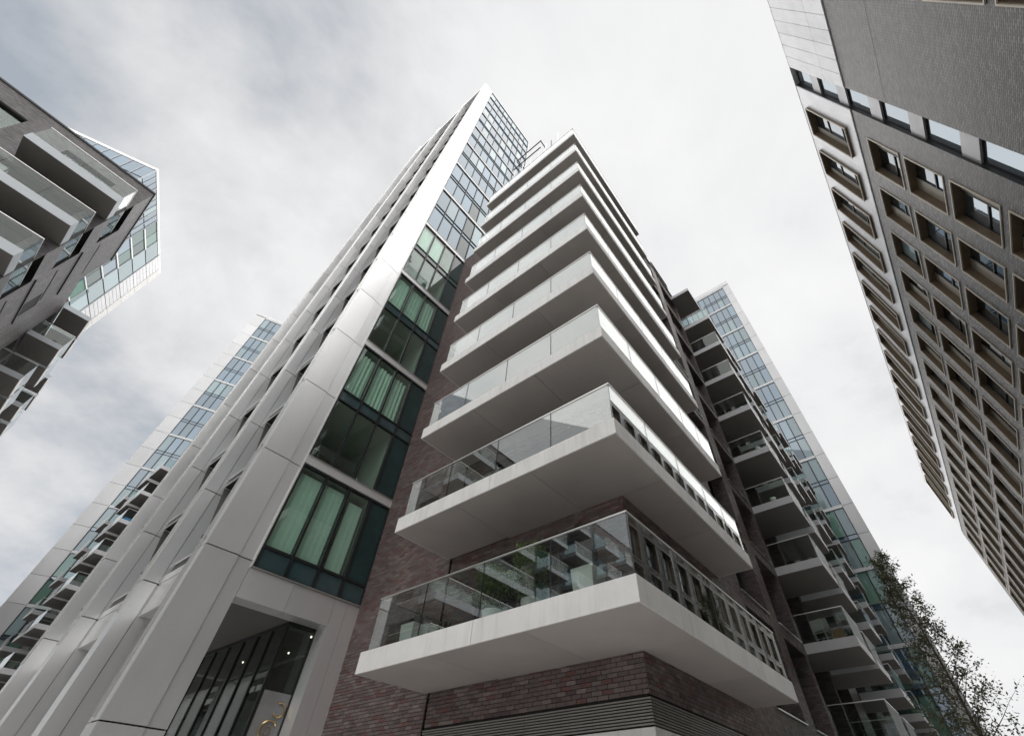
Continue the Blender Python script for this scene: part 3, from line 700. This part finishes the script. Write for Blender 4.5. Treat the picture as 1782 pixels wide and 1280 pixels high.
# ================================================================ brick building, upper left
EX, EY = -7.20, 25.80
eb = Thing('brick_building', 'grey brick building at upper left with broad dark balconies round its corner', 'apartment building', (-14, 32, 0))
ER = 29.15
e_lv = [25.15 - FH*k for k in range(8)]
face2 = [(25.81, 28.35, z+.42, z+2.25) for z in e_lv]
face1 = [(-12.5, -8.1, z+.42, z+2.78) for z in e_lv[1:]] + [(-10.9, -8.5, e_lv[0]+.42, e_lv[0]+2.72), (-18, -12.7, 25.9, 27.9)] + [(-18.2, -13.2, z+.42, z+2.6) for z in e_lv[1:]]
v, f = wall_quads('y', EY, cells(-48, EX, 0, ER, face1)); eb.raw('wall', v, f, 'brick_slate')
slots = [(29.0, 32.2, z+1.0, z+1.12) for z in e_lv] + [(31.2, 32.6, z-.35, z+.9) for z in e_lv[1:]]
v, f = wall_quads('x', EX, cells(EY, 33.2, 0, ER, face2+slots)); eb.raw('wall', v, f, 'brick_slate')
eb.box('wall', EX-.9, EX-.5, 33.21, 80, 0, ER-.9, 'brick_slate')
eb.box('wall', EX-.5, EX-.01, 33.15, 33.2, 0, ER, 'brick_slate')
eb.boxes('coping', [(-48, EX+.05, EY-.06, EY+.25, ER, ER+.12), (EX-.25, EX+.05, EY+.26, 33.2, ER, ER+.12)], 'dark_frame')
eb.box('core', -48, EX-1.7, EY+1.6, 33, 0, ER-.1, 'core_dark'); eb.box('core', -48, EX-1.0, 33.2, 80, 0, ER-1, 'core_dark')
for k in range(len(e_lv)+1):
    z = (e_lv[k-1] if k else e_lv[0]+FH)
    eb.box('floor_slab', -48, EX-.03, EY+.03, EY+1.6, z-.42, z+.1, 'core_dark'); eb.box('floor_slab', EX-1.7, EX-.03, EY+1.61, 33, z-.42, z+.1, 'core_dark')
eb.box('room_wall', -48, EX-1.7, EY+1.5, EY+1.55, 0, ER-.2, 'loggia_glass')
eb.box('room_wall', EX-1.65, EX-1.6, EY+1.61, 33, 0, ER-.2, 'interior_dark')
eb.box('room_wall', EX-.6, EX-.02, 28.36, 33, 0, ER-.2, 'core_dark')
for a, b_, c, d in face1: # window frames
    wn = eb.boxes('window', [(a, b_, EY+.18, EY+.24, c, c+.06), (a, b_, EY+.18, EY+.24, d-.07, d)] + [(a+(b_-a)*i/3-.03, a+(b_-a)*i/3+.03, EY+.18, EY+.24, c+.06, d-.07) for i in (0, 1, 2, 3)], 'dark_frame')
    for i in range(3): eb.box('pane', a+(b_-a)*i/3+.03, a+(b_-a)*(i+1)/3-.03, EY+.2, EY+.215, c+.06, d-.07, 'teal_glass', wn)
YEB = 24.1
for k, z in enumerate(e_lv):
    x0 = -11.35 if k == 0 else -17.5; x1 = -7.23
    bal = eb.box('balcony', x0+.02, x1-.02, YEB+.02, EY-.02, z+.02, z+.5, 'core_dark')
    eb.box('fascia_panel', x0, x1, YEB, YEB+.019, z, z+.52, 'blue_grey_panel', bal)
    eb.box('fascia_panel', x1-.019, x1, YEB+.02, 28.3, z, z+.52, 'blue_grey_panel', bal); eb.box('fascia_panel', x0, x0+.019, YEB+.02, EY-.02, z, z+.52, 'blue_grey_panel', bal)
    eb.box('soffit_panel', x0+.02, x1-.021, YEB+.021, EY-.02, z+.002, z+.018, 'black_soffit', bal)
    n = max(2, round((x1-x0)/1.8))
    for i in range(n):
        p, q = x0+.04+(x1-x0-.1)*i/n, x0+.04+(x1-x0-.1)*(i+1)/n
        eb.box('glass_panel', p+.008, q-.008, YEB+.03, YEB+.045, z+.53, z+1.62, 'screen_glass', bal)
    eb.box('glass_panel', x1-.06, x1-.045, YEB+.06, 26.2, z+.53, z+1.62, 'screen_glass', bal); eb.box('glass_panel', x1-.06, x1-.045, 26.22, 28.3, z+.53, z+1.62, 'screen_glass', bal)
    eb.box('handrail', x0+.02, x1-.03, YEB+.02, YEB+.055, z+1.62, z+1.66, 'rail_metal', bal)
    eb.box('handrail', x1-.065, x1-.035, YEB+.06, 28.3, z+1.62, z+1.66, 'rail_metal', bal)
    if k: eb.box('brick_ledge', EX+.001, EX+.06, 28.5, 33.1, z+2.55, z+2.62, 'dark_frame')
for x0, x1 in ((-22.6, -19.4), (-27.2, -24.0), (-33.4, -30.2), (-38.0, -34.8), (-44.2, -41.0)):
    for z in e_lv:
        bal = eb.box('balcony', x0+.02, x1-.02, YEB+.02, EY-.02, z+.02, z+.36, 'core_dark')
        eb.box('fascia_panel', x0, x1, YEB, YEB+.019, z, z+.38, 'blue_grey_panel', bal); eb.box('fascia_panel', x1-.019, x1, YEB+.02, EY-.02, z, z+.38, 'blue_grey_panel', bal)
        eb.box('soffit_panel', x0, x1-.021, YEB+.021, EY-.02, z+.002, z+.018, 'black_soffit', bal)
        eb.box('glass_panel', x0+.04, x1-.04, YEB+.03, YEB+.045, z+.39, z+1.45, 'screen_glass', bal); eb.box('glass_panel', x1-.05, x1-.035, YEB+.06, EY-.05, z+.39, z+1.45, 'screen_glass', bal)
        eb.box('handrail', x0+.02, x1-.02, YEB+.02, YEB+.055, z+1.45, z+1.48, 'rail_metal', bal)
        eb.box('balcony_door', x0+.4, x1-.4, EY-.03, EY-.005, z+.4, z+2.6, 'sky_glass')
for y0, y1 in ((39.2, 41.95), (42.25, 45.3), (49, 52), (52.6, 55.6)):
    for k in range(-1, 8):
        z = 25.1-FH*k; xo = -5.75 if k >= 0 else -6.05; xi = EX-.45
        bal = eb.box('balcony', xi, xo-.02, y0+.02, y1-.02, z+.02, z+.34, 'core_dark')
        eb.box('fascia_panel', xi, xo, y0, y0+.019, z, z+.38, 'blue_grey_panel', bal); eb.box('fascia_panel', xo-.019, xo, y0+.02, y1, z, z+.38, 'white_panel', bal)
        eb.box('soffit_panel', xi, xo-.021, y0+.021, y1-.021, z+.002, z+.018, 'black_soffit', bal)
        if k >= 0:
            eb.box('glass_panel', xi, xo-.06, y0+.03, y0+.045, z+.39, z+1.45, 'screen_glass', bal); eb.box('glass_panel', xo-.05, xo-.035, y0+.05, y1-.05, z+.39, z+1.45, 'screen_glass', bal)
            eb.box('handrail', xi, xo-.02, y0+.02, y0+.055, z+1.45, z+1.48, 'rail_metal', bal)
            eb.box('balcony_door', EX-.49, EX-.46, y0+.3, y1-.3, z+.4, z+2.6, 'door_glass')

# glass tower behind it
t4 = Thing('glass_tower', 'pale glass tower with close vertical fins standing behind the grey brick building', 'tower', (-19.5, 61, 0), math.radians(68), local=True)
# local x runs along the face seen edge on (68 deg), local -y is its outside; second face runs along +y at x = 0
for z in [71.2-3.1*i for i in range(11)]:
    for i in range(9):
        t4.box('glass_pane', i*1.0+.05, i*1.0+.95, .02, .05, z-3.0, z-.1, 'sky_glass' if random.random() < .75 else 'blind_glass')
        t4.box('glass_pane', .02, .05, i*1.5+.05, i*1.5+1.45, z-3.0, z-.1, 'sky_glass')
    t4.box('floor_edge', 9.15, 13.15, -.10, .9, z-.14, z+.10, 'metal_light')
    for p, q in ((9.2, 11.1), (11.2, 13.1)):
        t4.box('glass_pane', p, q, .02, .05, z-2.98, z-.16, random.choice(['green_glass', 'loggia_glass', 'loggia_glass', 'sky_glass']))
    t4.box('glass_pane', 13.25, 16.3, 0, .04, z-3.0, z-.1, 'blind_glass')
    for i in range(4): t4.box('louvre_panel', 16.45, 19.4, -.02, .04, z-3.05+i*.76, z-3.05+i*.76+.70, 'cladding')
    t4.box('metal_panel', 19.45, 20.6, -.08, .3, z-3.07, z-.03, 'white_panel')
for i in range(10): t4.box('mullion_fin', i-.04, i+.04, -.07, .019, 36, 71.24, 'grey_panel')
for i in range(10): t4.box('mullion_fin', -.07, .019, i*1.5-.04, i*1.5+.04, 36, 71.24, 'grey_panel')
for x in (13.12, 16.32): t4.box('mullion_fin', x, x+.09, -.1, .2, 36, 71.6, 'grey_panel')
t4.boxes('parapet', [(-.05, 20.6, .0, .4, 71.25, 71.8), (0, .4, .41, 14, 71.25, 71.8)], 'metal_light')
t4.box('core', .1, 20.5, .95, 14, .1, 71, 'core_dark'); t4.box('core', .1, 20.4, .1, .94, .1, 60, 'core_dark')

# ================================================================ grey brick building on the right
FY = -9.0
ob = Thing('office_building', 'tall grey brick building on the right with deep bronze window boxes and white top storey', 'building', (36, -14, 0))
RT, WB, XE = 33.9, 27.25, 66.6
cols = [14.60+3.06*i for i in range(17)]
rows = [26.2-3.1*i for i in range(8)]
wins = [(x, x+2.0, z-2.65, z) for x in cols for z in rows] + [(5.66, 7.66, z-2.65, z) for z in rows] + [(x, x+2.0, z-2.65, z) for x in (-6.6, -3.54, -.5, 2.6) for z in rows]
band = [(12.10, 13.28, 0, RT)]
v, f = wall_quads('y', FY, cells(-12, XE+.6, 0, WB, wins+band)); ob.raw('wall', v, f, 'brick_grey')
v, f = wall_quads('x', XE+.6, [(-28, FY, 0, WB)]); ob.raw('wall', v, f, 'brick_grey')
ob.box('movement_joint', 7.7, 12.05, FY-.02, FY+.004, 23.68, 23.70, 'dark_frame')
ob.box('brick_cill', 13.28, XE, FY-.05, FY+.02, WB-.07, WB-.0, 'dark_frame')
ob.box('core', -12, XE+.3, -28, FY-1.2, 0, RT-.3, 'core_dark')
whites = [(x, x+1.85, 28.2, 33.1) for x in [14.55+3.04*i for i in range(17)]]
# white top storey: tall narrow panels
x = 13.30
for i in range(17):
    wx0, wx1 = whites[i][0], whites[i][1]
    nx = whites[i+1][0] if i < 16 else XE
    ob.box('cladding_panel', (13.30 if i == 0 else wx0-.595), wx0-.01, FY-.2, FY+.04, WB+.01, RT-.01, 'cladding')
    ob.box('cladding_panel', wx0, wx1, FY-.2, FY+.04, WB+.01, 28.19, 'cladding'); ob.box('cladding_panel', wx0, wx1, FY-.2, FY+.04, 33.11, RT-.01, 'cladding')
    ob.box('cladding_panel', wx1+.01, nx-.605 if i < 16 else XE, FY-.2, FY+.04, WB+.01, RT-.01, 'cladding')
for i in range(30):
    p = 12.085-.70*(i+1)
    if p < -9: break
    ob.box('cladding_panel', p+.01, p+.69, FY-.2, FY+.05, WB+.01, 29.29, 'cladding'); ob.box('cladding_panel', p+.01, p+.69, FY-.2, FY+.05, 29.31, RT-.01, 'cladding')
ob.boxes('coping', [(-12, XE, FY-.5, FY+.06, RT, RT+.08)], 'metal_light')
ob.box('cladding_panel', XE, XE+.05, -28, FY-.0, WB, RT, 'cladding')
# glazed slot
ob.box('slot_side', 12.06, 12.098, FY-.6, FY-.002, 0, RT, 'dark_frame'); ob.box('slot_side', 13.282, 13.32, FY-.6, FY-.002, 0, RT, 'dark_frame')
for i in range(11):
    z = RT-.1-3.1*i
    sl = ob.boxes('window', [(12.1, 13.28, FY-.30, FY-.17, z-2.12, z-2.05), (12.1, 13.28, FY-.30, FY-.17, z-.06, z), (12.1, 12.16, FY-.30, FY-.17, z-2.05, z-.06), (13.2, 13.28, FY-.30, FY-.17, z-2.05, z-.06)], 'dark_frame')
    ob.box('pane', 12.16, 13.2, FY-.22, FY-.20, z-2.05, z-.06, 'slot_glass', sl)
    ob.box('slot_panel', 12.1, 13.28, FY-.40, FY-.10, z-3.09, z-2.125, 'grey_panel')
def deep_window(x0, x1, z0, z1, var, proj=0.0, white=False):
    D = .22 if white else .34; yb = FY-D; yf = FY+.03+proj; t_ = .05
    wn = ob.boxes('window', [(x0, x0+t_, yb, yf-.03, z0+t_, z1-t_), (x1-t_, x1, yb, yf-.03, z0+t_, z1-t_), (x0, x1, yb, yf-.03, z0, z0+t_), (x0, x1, yb, yf-.03, z1-t_, z1)], 'bronze', c=(x0, FY, z0))
    ob.boxes('frame', [(x0-.03, x0+.02, yf-.029, yf+.01, z0-.03, z1+.03), (x1-.02, x1+.03, yf-.029, yf+.01, z0-.03, z1+.03), (x0+.021, x1-.021, yf-.029, yf+.01, z0-.03, z0+.02), (x0+.021, x1-.021, yf-.029, yf+.01, z1-.02, z1+.03)], 'bronze_light', wn, c=(x0, yf, z0))
    ix0, ix1, iz0, iz1 = x0+t_, x1-t_, z0+t_, z1-t_
    pw = .35 if white else .62
    if var == 0: ga, gb, pa, pb = ix0+pw, ix1, ix0, ix0+pw
    else: ga, gb, pa, pb = ix0, ix1-pw, ix1-pw, ix1
    ob.box('vent_panel', pa, pb, yb, yb+.06, iz0, iz1, 'vent_panel', wn)
    zs = [iz0, iz0+(iz1-iz0)*.42, iz1] if not white else [iz0, iz0+(iz1-iz0)*.25, iz0+(iz1-iz0)*.62, iz1]
    fr = [(ga, gb, yb+.0, yb+.08, q-.035, q+.035) for q in zs[1:-1]] + [(ga, ga+.05, yb, yb+.078, iz0, iz1), (gb-.05, gb, yb, yb+.078, iz0, iz1)]
    ob.boxes('mullion', fr, 'dark_frame', wn, c=(ga, yb, iz0))
    for a, b_ in zip(zs, zs[1:]): ob.box('pane', ga+.05, gb-.05, yb+.02, yb+.035, a+.036, b_-.036, random.choice(['slot_glass', 'slot_glass', 'window_glass', 'window_glass', 'blind_glass']), wn)
for (x0, x1, z0, z1) in wins:
    ci = round((x0-14.6)/3.06); ri = round((26.2-z1)/3.1)
    deep_window(x0, x1, z0, z1, (ri+ci) % 2)
for i, wn in enumerate(whites): deep_window(*wn, 1, .14, True)

# ================================================================ roof terrace on the block
pg = Thing('roof_pergola', 'dark steel pergola frame on the roof terrace behind the top balcony', 'pergola', (6.1, 6.5, 29.2))
pg.box('beam', 6.08, 6.14, 5.45, 7.62, 33.95, 34.05, 'dark_frame'); pg.box('beam', 6.34, 6.40, 5.70, 8.10, 33.75, 33.84, 'dark_frame')
pg.box('beam', 6.14, 6.75, 5.46, 5.52, 33.85, 33.94, 'dark_frame'); pg.box('beam', 6.14, 6.75, 7.56, 7.62, 33.85, 33.94, 'dark_frame')
for y in (5.9, 6.6, 7.3, 8.0): pg.box('post', 6.41, 6.45, y-.02, y+.02, 29.2, 33.74, 'rail_metal')
for y, h, mt_ in ((4.75, 32.9, 'dark_frame'), (4.25, 33.4, 'rail_metal'), (5.2, 33.2, 'rail_metal')): pg.box('post', 6.28, 6.33, y-.025, y+.025, 29.2, h, mt_)
# ================================================================ plants
def spiky(name, x, y, z, label, s=.36, n=34, leafL=.42):
    T = Thing(name, label, 'planter', (x, y, z))
    h = s*1.15
    T.raw('pot', *(lambda a: ([(x+p[0], y+p[1], z+p[2]) for p in a], BOXF))([(-s*.42, -s*.42, 0), (s*.42, -s*.42, 0), (s*.42, s*.42, 0), (-s*.42, s*.42, 0), (-s*.5, -s*.5, h), (s*.5, -s*.5, h), (s*.5, s*.5, h), (-s*.5, s*.5, h)]), 'planter', c=(x, y, z))
    v, f = [], []; rn = random.Random(int(x*100+y*10))
    for i in range(n):
        an = rn.uniform(0, 6.28); lean = rn.uniform(.1, .8); ln = leafL*rn.uniform(.6, 1.15)
        bx, by = x+rn.uniform(-s*.3, s*.3), y+rn.uniform(-s*.3, s*.3); o = len(v)
        dx, dy = math.cos(an), math.sin(an); wd = .02
        for k, tt in enumerate((0, .5, 1)):
            cx_, cy_ = bx+dx*lean*ln*tt*tt, by+dy*lean*ln*tt*tt; cz = z+h-.02+ln*tt*(1-.25*lean*tt)
            wk = wd*(1-.95*tt)
            v += [(cx_-dy*wk, cy_+dx*wk, cz), (cx_+dy*wk, cy_-dx*wk, cz)]
        f += [(o, o+1, o+3, o+2), (o+2, o+3, o+5, o+4)]
    T.raw('leaves', v, f, 'leaves_spiky', c=(x, y, z+h))
zt = Z0+.365
spiky('planter', 6.45, 8.55, zt, 'white planter of spiky leaves at the left end of the lowest balcony', .42)
spiky('planter', 6.42, 4.05, zt, 'white planter of spiky leaves near the corner of the lowest balcony', .44)
spiky('planter', 6.9, 8.1, zt, 'small planter of spiky leaves behind the left planter on the lowest balcony', .32, 26, .36)
# garden furniture glimpsed on the wing's balconies
def chair(x, y, z, rz, label, mt='furniture', sc=1.0, group=None):
    T = Thing('garden_chair', label, 'chair', (x, y, z), rz, group, local=True)
    T.box('seat', -.25, .25, -.25, .25, .42, .46, mt); T.box('backrest', -.25, .25, .22, .26, .5, .92, mt)
    for sx in (-.22, .22):
        for sy, hh in ((-.22, .419), (.22, .419)): T.box('leg', sx-.02, sx+.02, sy-.02, sy+.02, 0, hh, mt)
        T.box('back_post', sx-.02, sx+.02, .225, .255, .461, .499, mt)
zf = lambda k: Z0+FH*k+.345
chair(23.0, 3.2, zf(1), 1.2, 'pale garden chair on the second grey balcony from the bottom, nearest stack')
chair(24.2, 2.9, zf(1), -1.8, 'garden chair at the far side of the second grey balcony from the bottom', 'wood')
for (x, y, k, lb) in ((22.7, 2.5, 5, 'small white pot on the rim of an upper grey balcony'), (23.1, 2.45, 5, 'second white pot beside another on an upper grey balcony'), (22.6, 2.6, 4, 'white pot standing on the grey balcony two below the white pair'), (22.6, 2.9, 3, 'white pot on the grey balcony behind its left glass')):
    v, f = lathe([(.10, 0), (.15, .3), (.13, .3), (.12, .25)]); solo('flower_pot', meshdata('flower_pot', v, f, 'ceramic', True), (x, y, zf(k)), lb, 'pot', 'white pots on the grey balconies')
spiky('planter', 24.5, 2.4, zf(1), 'planter with leaves at the far corner of a low grey balcony', .4, 40, .6)
v, f = multibox([(-.5, .5, -.3, .3, .0, .35)]); v = [(p[0]*(1 if p[2] < .1 else .8), p[1]*(1 if p[2] < .1 else .7), p[2]) for p in v]
solo('cushion', meshdata('cushion', v, f, 'blue_cloth'), (6.0, 56.9, Z0+FH*6+.345), 'bright blue cushion on a far balcony left of the metal piers', 'cushion')

def tree(name, label, x, y, h, crown_z0, rmax, leaves, lsize, mat, seed, trunk_r=.09, shape='cone', nb=26, group=None, lean=(0, 0), z0=0):
    rn = random.Random(seed); T = Thing(name, label, name, (x, y, z0), group=group)
    pts = [(x+lean[0]*(i/8)**1.3+.04*math.sin(i*1.3), y+lean[1]*(i/8)**1.3+.04*math.cos(i*1.7), z0+h*.97*i/8) for i in range(9)]
    v, f = tube(pts, [trunk_r*(1-.93*i/8) for i in range(9)], 8); T.raw('trunk', v, f, 'bark', c=(x, y, z0), smooth=True)
    tw = []; tips = []
    for i in range(nb):
        tt = crown_z0/h + (1-crown_z0/h)*(i+rn.random())/nb*.97
        k = min(tt/.97*8, 7.99); a = int(k); P = Vector(pts[a]).lerp(Vector(pts[a+1]), k-a)
        fr = (tt-crown_z0/h)/(1-crown_z0/h)
        R = rmax*((1-fr)**.75*.95+.08) if shape == 'cone' else rmax*math.sqrt(max(.05, 1-(2*fr-.9)**2*.9))
        R *= rn.uniform(.6, 1.1)
        an = i*2.4+rn.uniform(-.5, .5); d = Vector((math.cos(an), math.sin(an), rn.uniform(.55, 1.1))).normalized()
        br = [P + d*R*s_ + Vector((rn.uniform(-.05, .05), rn.uniform(-.05, .05), .12*R*s_*s_)) for s_ in (0, .33, .66, 1.0)]
        r0 = trunk_r*.33*(1-fr*.7); tw.append(tube(br, [r0, r0*.7, r0*.45, r0*.15], 5)); tips.append((br, R))
        for sb in range(4):
            s_ = rn.uniform(.3, .95); Q = br[0].lerp(br[3], s_); d2 = (d*.5 + Vector((rn.uniform(-1, 1), rn.uniform(-1, 1), rn.uniform(0, .9)))).normalized()
            b2 = [Q, Q+d2*R*.25, Q+d2*R*.5+Vector((0, 0, .04))]; tw.append(tube(b2, [r0*.4, r0*.25, r0*.08], 4)); tips.append((b2, R*.5))
    v, f = cat(*tw); T.raw('branches', v, f, 'bark', c=(x, y, z0))
    LV, LF, TI = [], [], []
    for i in range(leaves):
        br, R = tips[rn.randrange(len(tips))]
        s_ = rn.random()**.6*(len(br)-1); a = min(int(s_), len(br)-2); P = br[a].lerp(br[a+1], s_-a)
        P = P + Vector((rn.gauss(0, .05), rn.gauss(0, .05), rn.gauss(0, .05)))*(1+R*.9)
        u = Vector((rn.gauss(0, 1), rn.gauss(0, 1), rn.gauss(-.3, .7))).normalized(); w_ = u.orthogonal().normalized()
        w_ = (w_*math.cos(s_*9)+u.cross(w_)*math.sin(s_*9)); sz = lsize*rn.uniform(.6, 1.3); o = len(LV)
        LV += [P, P+u*sz*.5+w_*sz*.22, P+u*sz, P+u*sz*.5-w_*sz*.22]; LF.append((o, o+1, o+2, o+3)); TI.append(rn.random())
    cr = T.raw('crown', LV, LF, mat, c=(x, y, z0+h*.6))
    if z0: T.raw('pot', *(lambda vf: ([(x+p[0], y+p[1], z0+p[2]) for p in vf[0]], vf[1]))(lathe([(.16, 0), (.2, .32), (.17, .32), (.15, .26)])), 'planter', c=(x, y, z0))
    at = cr.data.attributes.new('tint', 'FLOAT', 'FACE'); at.data.foreach_set('value', TI)
    cr['kind'] = 'stuff'
tree('tree', 'slender young tree with sparse small leaves in front of the blue glass tower', 18.0, -.15, 8.5, 1.9, 1.4, 9000, .088, 'leaves', 4, .065, 'cone', 60, lean=(0.1, .15))
tree('reflection_shrub', 'taller potted greenery added behind the middle glass of the lowest balcony to stand for reflected trees', 6.48, 5.35, 1.12, .28, .46, 2600, .085, 'leaves_green', 9, .03, 'round', 24, z0=zt)  # potted stand-in for the tree greenery reflected in the balcony glass
tree('reflection_shrub', 'smaller potted greenery left of the taller one on the lowest balcony, added for reflected trees', 6.46, 6.3, .95, .28, .42, 1900, .085, 'leaves_green', 12, .028, 'round', 22, z0=zt)  # second added plant, gives more of the green reflection in the glass

for o in bpy.data.objects:
    if '_c' in o: del o['_c']
